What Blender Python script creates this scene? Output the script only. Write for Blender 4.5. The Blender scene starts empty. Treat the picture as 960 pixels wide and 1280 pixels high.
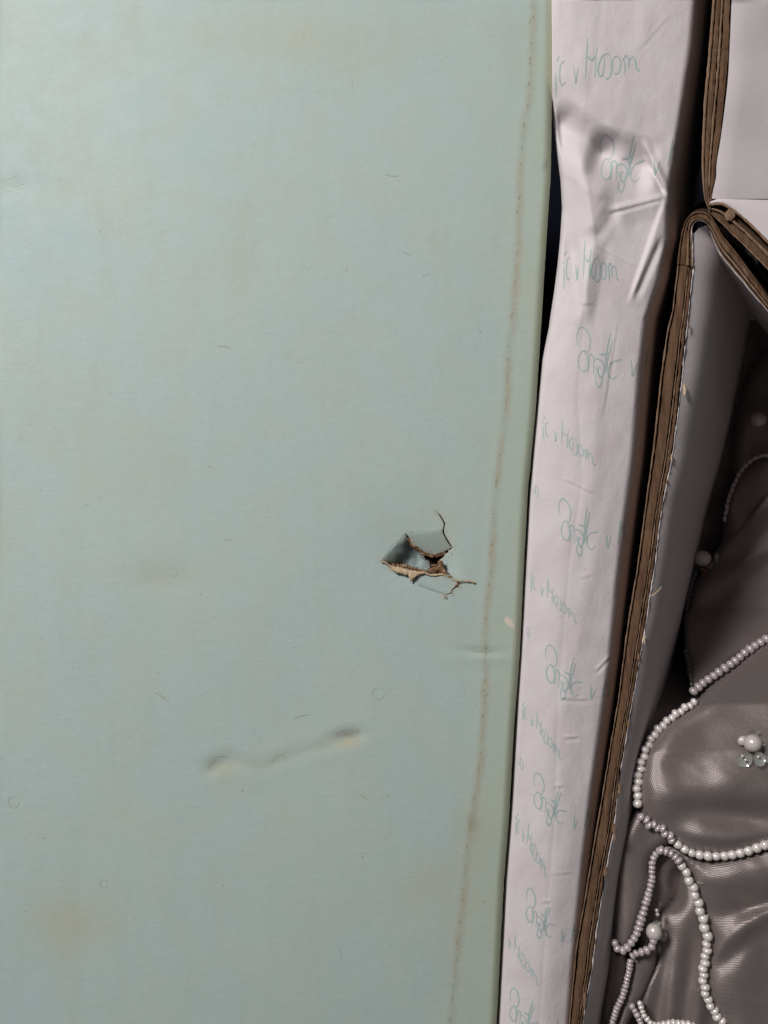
import bpy, math, random
import numpy as np
from mathutils import Vector
from mathutils.geometry import delaunay_2d_cdt

random.seed(7); rng = np.random.default_rng(7)
U = 0.0003            # one photo pixel on the lid's plane is 0.3 mm
DC = 1100.0           # camera height over the lid, in those units

# ------------------------------------------------------------------ camera, light, exposure
sc = bpy.context.scene
cam_d = bpy.data.cameras.new('camera'); cam = bpy.data.objects.new('camera', cam_d)
sc.collection.objects.link(cam); sc.camera = cam
cam.location = (0, 0, DC*U)
cam_d.sensor_fit = 'VERTICAL'; cam_d.sensor_height = 36; cam_d.lens = 36*DC/1280
cam_d.clip_start = 0.005; cam_d.clip_end = 20

w = bpy.data.worlds.new('World'); sc.world = w; w.use_nodes = True
bg = w.node_tree.nodes['Background']
bg.inputs[0].default_value = (1.0, 0.97, 0.95, 1); bg.inputs[1].default_value = 0.09

def area(name, loc, target, size, power, col):
    d = bpy.data.lights.new(name, 'AREA'); d.shape = 'RECTANGLE'; d.size, d.size_y = size
    d.energy = power; d.color = col
    o = bpy.data.objects.new(name, d); sc.collection.objects.link(o); o.location = loc
    o.rotation_euler = (Vector(target)-Vector(loc)).to_track_quat('-Z', 'Y').to_euler()
    return o
area('ceiling_lamp', (-0.61, 0.63, 0.87), (0.0, 0.0, 0.0), (0.26, 0.20), 16.6, (1.0, 0.985, 0.96))

vs = sc.view_settings
vs.view_transform = 'Standard'; vs.look = 'None'; vs.gamma = 1; vs.exposure = 0; vs.use_curve_mapping = False

# ------------------------------------------------------------------ geometry helpers
def V(px, py, z=0.0):
    """where a photo point lies in the place, given its height z over the lid"""
    k = (DC-z)/DC*U
    return ((px-480)*k, (640-py)*k, z*U)
def VA(px, py, z):
    px = np.asarray(px, float); py = np.asarray(py, float); z = np.broadcast_to(np.asarray(z, float), px.shape)
    k = (DC-z)/DC*U
    return np.stack([(px-480)*k, (640-py)*k, z*U], -1)

def link(o, parent=None):
    sc.collection.objects.link(o)
    if parent: o.parent = parent
    return o
def mesh_obj(name, verts, faces, mats, parent=None, smooth=True, mi=None, attrs=None):
    me = bpy.data.meshes.new(name)
    me.from_pydata([tuple(map(float, v)) for v in verts], [], [tuple(map(int, f)) for f in faces])
    if not isinstance(mats, (list, tuple)): mats = [mats]
    for m in mats: me.materials.append(m)
    if mi is not None: me.polygons.foreach_set('material_index', np.asarray(mi, dtype=np.int32))
    if smooth: me.polygons.foreach_set('use_smooth', np.ones(len(me.polygons), dtype=bool))
    if attrs:
        for k, a in attrs.items():
            at = me.attributes.new(k, 'FLOAT', 'POINT'); at.data.foreach_set('value', np.asarray(a, dtype=np.float32))
    me.update()
    return link(bpy.data.objects.new(name, me), parent)
def root(name, label, cat, loc):
    o = bpy.data.objects.new(name, None); o.empty_display_size = .01
    link(o); o['label'] = label; o['category'] = cat
    return o
def ip(tab, y):
    t = np.array(sorted(tab)); return np.interp(y, t[:, 0], t[:, 1])
def cr(pts, n=6):
    """smooth line through points"""
    p = [np.array(a, float) for a in pts]; p = [2*p[0]-p[1]] + p + [2*p[-1]-p[-2]]
    out = []
    for i in range(1, len(p)-2):
        for k in range(n):
            t = k/n
            out.append(.5*((2*p[i])+(-p[i-1]+p[i+1])*t+(2*p[i-1]-5*p[i]+4*p[i+1]-p[i+2])*t*t+(-p[i-1]+3*p[i]-3*p[i+1]+p[i+2])*t**3))
    out.append(p[-2]); return np.array(out)
def resample(poly, n):
    p = np.array(poly, float); d = np.r_[0, np.cumsum(np.hypot(*np.diff(p, axis=0).T))]
    s = np.linspace(0, d[-1], n)
    return np.stack([np.interp(s, d, p[:, 0]), np.interp(s, d, p[:, 1])], -1)
def plen(p): p = np.asarray(p); return np.hypot(*np.diff(p, axis=0).T).sum()
def inpoly(x, y, poly):
    x = np.asarray(x); y = np.asarray(y); c = np.zeros(x.shape, bool); n = len(poly)
    for i in range(n):
        x0, y0 = poly[i]; x1, y1 = poly[(i+1) % n]
        if y0 == y1: continue
        m = ((y0 > y) != (y1 > y)) & (x < (x1-x0)*(y-y0)/(y1-y0)+x0)
        c ^= m
    return c
def dpoly(x, y, pts, closed=False):
    """distance to a polyline"""
    x = np.asarray(x, float); y = np.asarray(y, float); best = np.full(x.shape, 1e9)
    n = len(pts); rngi = range(n if closed else n-1)
    for i in rngi:
        ax, ay = pts[i]; bx, by = pts[(i+1) % n]; dx, dy = bx-ax, by-ay; L = dx*dx+dy*dy+1e-9
        t = np.clip(((x-ax)*dx+(y-ay)*dy)/L, 0, 1)
        best = np.minimum(best, np.hypot(x-ax-t*dx, y-ay-t*dy))
    return best
def sst(a, b, x):
    t = np.clip((np.asarray(x, float)-a)/(b-a), 0, 1); return t*t*(3-2*t)
class WN:
    """smooth value noise in numpy"""
    def __init__(s, seed): s.r = np.random.default_rng(seed).random((257, 257))*2-1
    def __call__(s, x, y):
        x = np.asarray(x, float); y = np.asarray(y, float)
        xi = np.floor(x).astype(int); yi = np.floor(y).astype(int); fx = x-xi; fy = y-yi
        fx = fx*fx*(3-2*fx); fy = fy*fy*(3-2*fy); a = xi % 256; b = yi % 256
        r = s.r
        return (r[a, b]*(1-fx)+r[a+1, b]*fx)*(1-fy)+(r[a, b+1]*(1-fx)+r[a+1, b+1]*fx)*fy
n1, n2, n3 = WN(1), WN(2), WN(3)

# ------------------------------------------------------------------ materials
class NT:
    def __init__(s, name):
        s.m = bpy.data.materials.new(name); s.m.use_nodes = True; s.t = s.m.node_tree
        s.b = s.t.nodes['Principled BSDF']
    def n(s, typ, **kw):
        o = s.t.nodes.new(typ)
        for k, v in kw.items(): setattr(o, k, v)
        return o
    def l(s, a, b): s.t.links.new(a, b)
    def coord(s, scale=(1, 1, 1), rot=(0, 0, 0)):
        tc = s.n('ShaderNodeTexCoord'); mp = s.n('ShaderNodeMapping')
        mp.inputs['Scale'].default_value = scale; mp.inputs['Rotation'].default_value = rot
        s.l(tc.outputs['Object'], mp.inputs[0]); return mp.outputs[0]
    def noise(s, px, detail=3, rough=.55, aniso=(1, 1, 1), rot=(0, 0, 0)):
        o = s.n('ShaderNodeTexNoise'); o.inputs['Scale'].default_value = 1/(px*U)
        o.inputs['Detail'].default_value = detail; o.inputs['Roughness'].default_value = rough
        s.l(s.coord(aniso, rot), o.inputs['Vector']); return o.outputs['Fac']
    def ramp(s, fac, stops, interp='LINEAR'):
        o = s.n('ShaderNodeValToRGB'); cr_ = o.color_ramp; cr_.interpolation = interp
        while len(cr_.elements) < len(stops): cr_.elements.new(.5)
        for e, (p, c) in zip(cr_.elements, stops):
            e.position = p; e.color = (c, c, c, 1) if isinstance(c, (int, float)) else (*c, 1)
        s.l(fac, o.inputs[0]); return o.outputs[0]
    def mix(s, fac, a, b, mode='MIX'):
        o = s.n('ShaderNodeMix', data_type='RGBA', blend_type=mode)
        for sock, v in ((o.inputs[0], fac), (o.inputs[6], a), (o.inputs[7], b)):
            if isinstance(v, (int, float)): sock.default_value = v
            elif isinstance(v, tuple): sock.default_value = (*v, 1)
            else: s.l(v, sock)
        return o.outputs[2]
    def math(s, op, a, b=0.0, c=None, clamp=False):
        o = s.n('ShaderNodeMath', operation=op, use_clamp=clamp)
        for i, v in enumerate((a, b) if c is None else (a, b, c)):
            if isinstance(v, (int, float)): o.inputs[i].default_value = v
            else: s.l(v, o.inputs[i])
        return o.outputs[0]
    def attr(s, name): return s.n('ShaderNodeAttribute', attribute_name=name).outputs['Fac']
    def remap(s, v, a, b, c=0.0, d=1.0):
        o = s.n('ShaderNodeMapRange'); s.l(v, o.inputs[0])
        for i, k in enumerate((a, b, c, d)): o.inputs[i+1].default_value = k
        return o.outputs[0]
    def bump(s, h, dist_px, strength=1.0, prev=None):
        o = s.n('ShaderNodeBump'); o.inputs['Strength'].default_value = strength
        o.inputs['Distance'].default_value = dist_px*U; s.l(h, o.inputs['Height'])
        if prev is not None: s.l(prev, o.inputs['Normal'])
        return o.outputs[0]
    def done(s, col=None, rough=.7, spec=.3, nrm=None, **kw):
        b = s.b
        if col is not None:
            if isinstance(col, tuple): b.inputs['Base Color'].default_value = (*col, 1)
            else: s.l(col, b.inputs['Base Color'])
        if isinstance(rough, (int, float)): b.inputs['Roughness'].default_value = rough
        else: s.l(rough, b.inputs['Roughness'])
        b.inputs['Specular IOR Level'].default_value = spec
        if nrm is not None: s.l(nrm, b.inputs['Normal'])
        for k, v in kw.items():
            b.inputs[k].default_value = v
        return s.m

def mint_material():
    t = NT('mint_paper')
    big = t.noise(190, 2); mid = t.noise(60, 3)
    c = t.mix(t.ramp(big, [(.36, 0.0), (.64, 1.0)]), (.408, .480, .456), (.388, .481, .482))
    c = t.mix(t.ramp(mid, [(.42, 0.0), (.72, .5)]), c, (.425, .455, .395))
    # the wrapped-over strip is greener and yellowed
    band = t.attr('band'); wob = t.math('MULTIPLY_ADD', t.noise(26, 4), 24.0, -12.0)
    bw = t.math('ADD', band, wob)
    c = t.mix(t.remap(bw, -30, 15, 0, .52), c, (.42, .47, .375))
    c = t.mix(t.math('MULTIPLY', t.attr('edge'), .7), c, (.46, .48, .27))
    # glue stain along the crease
    st = t.n('ShaderNodeMath', operation='ABSOLUTE'); t.l(t.math('MULTIPLY_ADD', t.noise(18, 5, .75), 16.0, t.math('ADD', band, -8.0)), st.inputs[0])
    line = t.remap(st.outputs[0], 8.0, 0.0, 0, 1)
    patch = t.ramp(t.noise(22, 4, .7, (1, .35, 1)), [(.40, .1), (.60, 1.0)])
    c = t.mix(t.math('MULTIPLY', t.math('MULTIPLY', line, patch), .5), c, (.42, .31, .17))
    fine = t.remap(st.outputs[0], 2.2, 0.0, 0, 1)
    c = t.mix(t.math('MULTIPLY', fine, t.ramp(t.noise(9, 5, .8), [(.53, 0.0), (.6, .85)])), c, (.20, .14, .08))
    c = t.mix(t.math('MULTIPLY', t.math('MULTIPLY', t.attr('rust'), .6), t.ramp(t.noise(5, 4, .7), [(.38, 0.0), (.6, 1.0)])), c, (.45, .33, .21))
    # local stains
    c = t.mix(t.math('MULTIPLY', t.attr('stain'), t.ramp(t.noise(16, 4, .7), [(.2, .3), (.7, 1.0)])), c, (.42, .38, .235))
    c = t.mix(t.math('MULTIPLY', t.attr('dirt'), t.ramp(t.noise(5, 4, .7), [(.3, .3), (.65, 1.0)])), c, (.22, .20, .145))
    # faint handling grime running along the box
    c = t.mix(t.ramp(t.noise(34, 5, .7, (1, .16, 1)), [(.50, 0.0), (.72, .17)]), c, (.34, .36, .29))
    c = t.mix(t.ramp(t.noise(9, 5, .75, (1, .3, 1)), [(.58, 0.0), (.74, .25)]), c, (.33, .34, .26))
    # fibres and specks
    fib = t.noise(2.4, 4, .75, (.35, 1, 1)); fib2 = t.noise(5, 5, .8, (.3, 1.3, 1), (0, 0, .12))
    c = t.mix(t.ramp(fib, [(.3, .30), (.7, 0.0)]), c, (.31, .36, .32))
    c = t.mix(t.ramp(fib2, [(.60, 0.0), (.78, .5)]), c, (.38, .37, .27))
    vo = t.n('ShaderNodeTexVoronoi'); vo.inputs['Scale'].default_value = 1/(24*U); t.l(t.coord(), vo.inputs['Vector'])
    t.l(t.coord(), vo.inputs['Vector'])
    sp = t.math('MULTIPLY', t.ramp(vo.outputs['Distance'], [(.03, 1.0), (.055, 0.0)]),
                t.ramp(t.n('ShaderNodeSeparateColor').outputs[0] if False else t.noise(30, 2), [(.52, 0.0), (.6, .55)]))
    c = t.mix(sp, c, (.12, .10, .07))
    n = t.bump(fib, .5, .30); n = t.bump(t.noise(13, 3, .6, (.5, 1, 1)), 1.6, .20, n); n = t.bump(t.noise(1.6, 2), .35, .22, n)
    r = t.ramp(t.noise(30, 4), [(.3, .50), (.7, .62)])
    return t.done(c, r, .17, n)

def tissue_material():
    t = NT('white_paper')
    c = t.mix(t.ramp(t.noise(60, 3), [(.35, 0.0), (.65, 1.0)]), (.60, .535, .555), (.63, .575, .59))
    fib = t.noise(3, 4, .7, (.4, 1, 1))
    c = t.mix(t.ramp(fib, [(.35, .12), (.65, 0.0)]), c, (.50, .43, .45))
    n = t.bump(t.noise(30, 5, .65, (1, .6, 1)), 3.0, .45); n = t.bump(t.noise(7, 4, .6), .8, .3, n)
    return t.done(c, .72, .14, n)

def kraft_material(name, a, b, streak=(1, .15, 1), px=8, bumpd=1.2):
    t = NT(name)
    f = t.noise(px, 5, .7, streak); g = t.noise(2.2, 3, .7)
    c = t.mix(t.ramp(f, [(.33, 0.0), (.67, 1.0)]), a, b)
    c = t.mix(t.ramp(g, [(.55, 0.0), (.8, .5)]), c, tuple(.45*k for k in a))
    n = t.bump(f, bumpd, .5); n = t.bump(g, .6, .4, n)
    return t.done(c, .85, .15, n)

def white_board_material():
    t = NT('white_board_liner')
    c = t.mix(t.noise(40, 4), (.60, .535, .55), (.65, .59, .605))
    c = t.mix(t.ramp(t.noise(3, 4, .7), [(.6, 0.0), (.8, .3)]), c, (.45, .40, .38))
    n = t.bump(t.noise(10, 3), .8, .25)
    return t.done(c, .6, .3, n)

def satin_material():
    t = NT('grey_satin')
    # weave: a fine diagonal grid of threads
    mp = t.coord((1, 1, 1), (0, 0, .55))
    sx = t.n('ShaderNodeSeparateXYZ'); t.l(mp, sx.inputs[0])
    k = 2*math.pi/(2.5*U)
    wa = t.math('SINE', t.math('MULTIPLY', sx.outputs[0], k)); wb = t.math('SINE', t.math('MULTIPLY', sx.outputs[1], k))
    wv = t.math('MULTIPLY', wa, wb)
    gl = t.noise(2.3, 3, .8)
    c = t.mix(t.math('MULTIPLY_ADD', wv, .28, .5, clamp=True), (.175, .143, .138), (.33, .275, .266))
    c = t.mix(t.ramp(gl, [(.55, 0.0), (.8, .45)]), c, (.42, .36, .355))  # pale specks: glints of the threads put into the colour
    r = t.ramp(gl, [(.3, .32), (.7, .50)])
    n = t.bump(wv, .42, .38); n = t.bump(t.noise(42, 3, .5), 4.0, .25, n); n = t.bump(t.noise(12, 3), .7, .15, n)
    return t.done(c, r, .55, n, **{'Metallic': .5, 'Anisotropic': .45, 'Sheen Weight': .25, 'Sheen Roughness': .4})

def pearl_material(name, col, rough=.16, sub=.15):
    t = NT(name)
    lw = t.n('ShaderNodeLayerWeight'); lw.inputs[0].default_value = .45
    c = t.mix(lw.outputs['Facing'], col, tuple(k*.66 for k in col))  # rim darker than the middle: shading put into the pearl's colour
    n = t.bump(t.noise(5, 3), .5, .15)
    return t.done(c, rough, .6, n, **{'Coat Weight': .5, 'Coat Roughness': .12, 'Sheen Weight': .1, 'Metallic': .12})

def plain(name, col, rough=.8, spec=.2, px=10, **kw):
    t = NT(name); f = t.noise(px, 4, .7)
    c = t.mix(f, tuple(k*.75 for k in col), tuple(min(1, k*1.2) for k in col))
    return t.done(c, rough, spec, t.bump(f, .8, .3), **kw)

M_mint = mint_material(); M_tissue = tissue_material(); M_white = white_board_material(); M_satin = satin_material()
M_kraft = kraft_material('kraft_core', (.082, .043, .025), (.18, .104, .062))
M_kraft_l = kraft_material('kraft_liner', (.17, .098, .060), (.28, .182, .123))
M_kraft_d = kraft_material('gap_shade_kraft', (.045, .027, .018), (.08, .050, .034))  # kraft darkened to stand for shade in the gaps and the hole
M_torn = kraft_material('torn_kraft', (.12, .060, .030), (.24, .135, .075), (1, 1, 1), 4)
M_shred = kraft_material('pale_shred', (.33, .215, .125), (.66, .53, .38), (1, 1, 1), 3.5, 1.2)
M_chip = plain('paper_core', (.60, .52, .45))
M_print = plain('teal_print', (.375, .475, .455), .7, .1)
M_print2 = plain('teal_print_faint', (.425, .50, .485), .7, .1)
M_floor = plain('shadow_black_table', (.006, .007, .012), .9, .03)  # near black: the deep shadow of the gaps is in this colour
M_scr = plain('scratch_brown', (.34, .34, .24)); M_scr2 = plain('scratch_grey', (.35, .41, .37)); M_scr3 = plain('scratch_pale', (.52, .56, .48))
M_pearl = pearl_material('ivory_pearl', (.77, .695, .67)); M_pearl_d = pearl_material('shaded_pearl', (.50, .425, .43), .2)  # the second is a dimmer copy, its shade put into the colour
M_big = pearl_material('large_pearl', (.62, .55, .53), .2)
M_seq = NT('iridescent_sequin').done((.58, .60, .56), .14, .9, None, **{'Metallic': .3, 'Alpha': .55, 'Coat Weight': 1.0, 'Coat Roughness': .08})
M_amber = plain('amber_seed', (.22, .09, .05), .2, .6); M_smoke = plain('smoky_seed', (.09, .08, .08), .15, .7)
M_thread = plain('white_thread', (.62, .56, .53))

# ------------------------------------------------------------------ table
s = 3.0
tb = mesh_obj('table', [(-s, -s, -440*U), (s, -s, -440*U), (s, s, -440*U), (-s, s, -440*U)], [(0, 1, 2, 3)], M_floor)
tb['kind'] = 'structure'

# ------------------------------------------------------------------ MINT LID
lid = root('mint_box_lid', 'flat pale mint green box lid with a torn hole and a yellowed right edge', 'box lid', (0, 0, 0))
LIDR = [(-80, 692), (0, 691), (137, 689.7), (219, 688.5), (300, 683), (400, 677), (525, 668.7), (612, 660), (707, 655), (812, 650), (912, 642.5), (1028, 636), (1100, 630), (1267, 621.5), (1380, 614)]
CREASE = [(-80, 672), (0, 668), (57, 665), (120, 663), (147, 657), (200, 651.7), (247, 650), (317, 647), (360, 645), (411, 641), (423, 637), (498, 634), (550, 628), (597, 622), (649, 617), (703, 615), (773, 608), (865, 607), (955, 601), (1028, 589), (1166, 574.5), (1271, 564), (1380, 553)]
DENT = [(262, 962), (272, 952), (285, 948), (305, 954), (330, 959), (350, 950), (380, 940), (415, 929), (447, 920)]
def gs(x, y, cx, cy, sx, sy=None, a=0.0):
    sy = sy or sx; c, s_ = math.cos(a), math.sin(a); u = (x-cx)*c+(y-cy)*s_; v = -(x-cx)*s_+(y-cy)*c
    return np.exp(-.5*((u/sx)**2+(v/sy)**2))
def lidz(x, y):
    x = np.asarray(x, float); y = np.asarray(y, float)
    z = 2.0*n1(x/260+3, y/260+9)+.5*n2(x/90, y/90)
    d = dpoly(x, y, DENT)
    z -= (.45+.35*sst(380, 420, x)+.25*sst(300, 270, x))*np.exp(-.5*(d/6.5)**2)*sst(247, 262, x)*sst(462, 448, x)
    z += .3*np.exp(-.5*((d-14)/8)**2)
    z -= 2.2*gs(x, y, 434, 919, 14, 6.5, -.15)+1.5*gs(x, y, 276, 954, 17, 9, -.15)
    z -= .4*gs(x, y, 349, 951, 12, 7, -.4)
    z -= 1.6*gs(x, y, 207, 722, 26, 15)
    z -= 2.1*gs(x, y, 604, 814, 17, 3.2, .05); z += .7*gs(x, y, 604, 823, 30, 6)
    z -= 1.2*gs(x, y, 15, 235, 30, 10)+.7*gs(x, y, 70, 1150, 60, 60)
    z -= 2.6*gs(x, y, 518, 692, 44, 36)                 # the board is pushed in round the hole
    b = x-ip(CREASE, y); z -= .55*sst(-4, 6, b); z += .25*np.exp(-.5*((b+5)/4)**2)
    e = ip(LIDR, y)-x
    z -= 6.5*np.clip(1-e/10.0, 0, 1)**2
    return z
def lid_attrs(x, y):
    b = x-ip(CREASE, y); e = ip(LIDR, y)-x
    edge = np.clip(1-e/13, 0, 1)
    stain = .85*gs(x, y, 437, 928, 13, 5, -.15)+.6*gs(x, y, 279, 962, 12, 6, -.2)+.5*gs(x, y, 85, 1155, 38, 28)+.35*gs(x, y, 0, 670, 22, 40)
    stain += .28*gs(x, y, 350, 50, 150, 26)+.22*gs(x, y, 130, 560, 70, 50)+.15*gs(x, y, 200, 722, 60, 12)+.12*np.exp(-.5*((dpoly(x, y, DENT)-5)/4)**2)*(x < 452)*(x > 255)
    hr = dpoly(x, y, [(477, 700), (490, 709), (520, 715), (548, 718), (572, 727), (570, 737), (555, 744)]); hr = np.minimum(hr, dpoly(x, y, [(544, 638), (554, 653), (554, 663), (565, 684), (545, 694), (515, 680), (507, 667)]))
    stain += .4*np.exp(-hr/5.0)
    stain += .5*gs(x, y, 594, 1035, 16, 22)+.30*gs(x, y, 560, 1110, 60, 30)+.3*gs(x, y, 300, 325, 10, 40)
    dirt = .85*gs(x, y, 436, 917, 12, 3.2, -.1)+.55*gs(x, y, 268, 954, 8, 4, -.5)+.5*gs(x, y, 606, 815, 14, 1.6, .08)+.12*gs(x, y, 349, 950, 10, 5, -.4)
    dirt += .9*gs(x, y, 682, 206, 2.5, 5, .3)+.22*np.exp(-hr/2.0)+.45*gs(x, y, 591, 1030, 5, 9)+.13*gs(x, y, 209, 723, 22, 8)
    dirt += .12*np.exp(-.5*(dpoly(x, y, DENT)/3.5)**2)*(x < 447)*(x > 262)
    rust = 1.0*gs(x, y, 646, 335, 3, 30)+1.0*gs(x, y, 645, 360, 4, 6)+.9*gs(x, y, 688, 93, 3, 12)+.6*gs(x, y, 616, 690, 3, 22)+.5*gs(x, y, 634, 510, 3, 26)
    c = lambda a: np.clip(a, 0, 1)
    return dict(band=b, edge=edge, stain=c(stain), dirt=c(dirt), rust=c(rust))

X0, Y0 = -76, -50
NXr = 230                                    # regular columns, 3 px apart, to x = 614
ys = Y0+3*np.arange(0, 466)
cols = [np.full(len(ys), X0+3*i, float) for i in range(NXr+1)]
rE = ip(LIDR, ys)
for k in range(1, 25):
    f = k/24; cols.append(614+(rE-614)*(1-(1-f)**1.5) if k < 24 else rE.copy())
GX = np.stack(cols, 1); GY = np.repeat(ys[:, None], GX.shape[1], 1)
GXw = GX.copy(); GXw[:, -1] += .15*n3(0, ys/7)
nr, nc = GX.shape
px0, px1, py0, py1 = 464, 614, 622, 757
jx0, jx1 = 180, 230; jy0, jy1 = 224, 269
gv = VA(GXw.ravel(), GY.ravel(), lidz(GX.ravel(), GY.ravel())).tolist()
faces = []; mi = []
for j in range(nr-1):
    for i in range(nc-1):
        if jx0 <= i < jx1 and jy0 <= j < jy1: continue
        a = j*nc+i; faces.append((a, a+nc, a+nc+1, a+1)); mi.append(0)
allx = list(GX.ravel()); ally = list(GY.ravel())
# --- torn patch
Z = lambda a, b: (440+a/4.8, 600+b/4.8)
def ZP(l): return [Z(*p) for p in l]
def rag(pts, amp=.55, step=1.7):
    p = resample(pts, max(3, int(plen(pts)/step)))
    q = p.copy(); q[1:-1] += rng.normal(0, amp, (len(p)-2, 2)); return [tuple(a) for a in q]
uedge = rag(ZP([(318, 318), (345, 345), (358, 380), (385, 400), (410, 415), (432, 434), (490, 450), (520, 443), (560, 430), (600, 405)]), .45)
ctop = [(600, 405), (582, 378), (565, 350), (551, 322), (548, 300), (556, 262), (545, 240), (530, 215), (500, 180)]
crackR = ZP([(a+4, b-1) for a, b in ctop[:-1]]); crackL = ZP([(a-4+(i == 0)*2, b+1) for i, (a, b) in enumerate(ctop[:-1])]); ctip = Z(500, 180)
hedgeL = rag(ZP([(318, 318), (336, 350), (350, 392), (395, 428), (430, 455), (466, 496), (470, 533), (440, 550)]), .5)
hbot = rag(ZP([(440, 550), (475, 568), (538, 562), (548, 540)]), .4)
hR = rag(ZP([(548, 540), (528, 510), (524, 484), (545, 463), (565, 438), (602, 410)]), .5)
Lbot = rag(ZP([(170, 482), (205, 492), (240, 514), (330, 522), (400, 535), (440, 550)]), .4)
Rbot = ZP([(548, 540), (580, 570), (635, 606)])
Bleft = ZP([(440, 550), (400, 572), (372, 606), (400, 635), (480, 665), (555, 690)])
Bright = ZP([(635, 606), (628, 632), (600, 655), (592, 680), (555, 690)])
Brc = ZP([(640, 612), (634, 636), (606, 658), (598, 684), (555, 690)])
hole = uedge + [crackR[0]] + hR[::-1][1:] + hbot[::-1][1:] + hedgeL[::-1][1:-1]
crack = [crackR[0]] + crackR[1:] + [ctip] + crackL[::-1]
U_poly = uedge + crackL[1:5] + [Z(420, 296)]
L_poly = [Z(318, 318), Z(240, 395), Z(170, 482)] + Lbot[1:] + hedgeL[::-1][1:-1]
R_poly = [Z(600, 405), Z(640, 415), Z(672, 500), Z(690, 603), Z(635, 606)] + Rbot[::-1][1:] + hR[1:-1]
B_poly = Bleft + Bright[::-1][1:] + Rbot[::-1][1:-1] + [hbot[-1]] + hbot[::-1][1:]
Bcr = Bright + Brc[::-1][1:]
pts = []; edges = []
def addpt(p): pts.append(Vector((p[0], p[1]))); return len(pts)-1
def addloop(pl, closed=True):
    ids = [addpt(p) for p in pl]
    for a, b in zip(ids, ids[1:]+([ids[0]] if closed else [])): edges.append((a, b))
for pl in (U_poly, L_poly, R_poly, B_poly, hole, crack, Bcr): addloop(pl)
bl = []
for x in np.arange(px0, px1+.1, 3): bl += [(x, py0), (x, py1)]
for y in np.arange(py0+3, py1, 3): bl += [(px0, y), (px1, y)]
for p in bl: addpt(p)
for y in np.arange(py0+1.4, py1-1, 1.7):
    for x in np.arange(px0+1.4, px1-1, 1.7): addpt((x+random.uniform(-.3, .3), y+random.uniform(-.3, .3)))
vo, eo, fo, *_ = delaunay_2d_cdt(pts, edges, [], 0, 1e-4)
vo = np.array([tuple(v) for v in vo]); fo = [tuple(f) for f in fo]
cen = np.array([vo[list(f)].mean(0) for f in fo])
reg = np.zeros(len(fo), int)
for k, pl in ((1, U_poly), (3, R_poly), (4, B_poly), (2, L_poly), (5, crack), (5, Bcr), (5, hole)):
    reg[inpoly(cen[:, 0], cen[:, 1], pl)] = k
def hinge(x, y, a, b):
    (ax, ay), (bx, by) = a, b; L = math.hypot(bx-ax, by-ay); return ((x-ax)*(by-ay)-(y-ay)*(bx-ax))/L
def regz(k, x, y):
    z = float(lidz(x, y))
    if k == 1: d = max(0, -hinge(x, y, Z(318, 318), Z(556, 296))); z -= .36*d*d/(d+4)+.0015*d*d
    elif k == 2:
        d = max(0, abs(hinge(x, y, Z(318, 318), Z(170, 482)))); f = float(sst(0, 30, d+2.5*float(n1(x/9, y/9))*min(1, d/6)*(d > 0))); z -= 18*f+.22*d+1.5*float(n2(x/9, y/9))*f
        e = float(dpoly(x, y, Lbot[:3])); z += 0*e
    elif k == 3: d = float(dpoly(x, y, [Z(640, 415), Z(672, 500), Z(690, 603)])); z -= .0075*d*d+.03*d
    elif k == 4: d = float(dpoly(x, y, [Z(400, 635), Z(480, 665), Z(555, 690)])); z += .12*d-1.2*math.exp(-d/1.5)
    return z
pv = {}; base = len(gv)
def pvert(v, k):
    key = (v, k)
    if key not in pv:
        x, y = vo[v]; pv[key] = len(gv); gv.append(list(V(x, y, regz(k, x, y)))); allx.append(x); ally.append(y)
    return pv[key]
ecount = {}
for f, k in zip(fo, reg):
    if k == 5: continue
    if (vo[f[1]][0]-vo[f[0]][0])*(vo[f[2]][1]-vo[f[0]][1])-(vo[f[1]][1]-vo[f[0]][1])*(vo[f[2]][0]-vo[f[0]][0]) > 0: f = f[::-1]
    ids = [pvert(v, k) for v in f]; faces.append(tuple(ids)); mi.append(0)
    for a, b in zip(range(3), (1, 2, 0)):
        ecount.setdefault((min(f[a], f[b]), max(f[a], f[b])), []).append((k, f[a], f[b]))
for (a, b), l in ecount.items():
    on_rect = all(abs(vo[q][0]-px0) < .01 or abs(vo[q][0]-px1) < .01 or abs(vo[q][1]-py0) < .01 or abs(vo[q][1]-py1) < .01 for q in (a, b))
    if on_rect: continue
    if len(l) == 2 and l[0][0] == l[1][0]: continue
    if len(l) == 2:
        za = [regz(l[0][0], *vo[a]), regz(l[1][0], *vo[a])]; zb = [regz(l[0][0], *vo[b]), regz(l[1][0], *vo[b])]
        if abs(za[0]-za[1]) < .3 and abs(zb[0]-zb[1]) < .3: continue
    for (k, p, q) in l:
        ia, ib = pvert(p, k), pvert(q, k)
        ids = []
        for v, i0 in ((p, ia), (q, ib)):
            x, y = vo[v]; z = regz(k, x, y)-5.0+rng.normal(0, .5)
            gv.append(list(V(x+rng.normal(0, .35), y+rng.normal(0, .35), z))); allx.append(x); ally.append(y); ids.append(len(gv)-1)
        faces.append((ia, ids[0], ids[1], ib)); mi.append(1)
ax_, ay_ = np.array(allx), np.array(ally)
panel = mesh_obj('lid_panel', gv, faces, [M_mint, M_torn], lid, True, mi, lid_attrs(ax_, ay_))
import bmesh
bm = bmesh.new(); bm.from_mesh(panel.data)
bmesh.ops.remove_doubles(bm, verts=[v for v in bm.verts if True], dist=2e-6)
bm.to_mesh(panel.data); bm.free()

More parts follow.
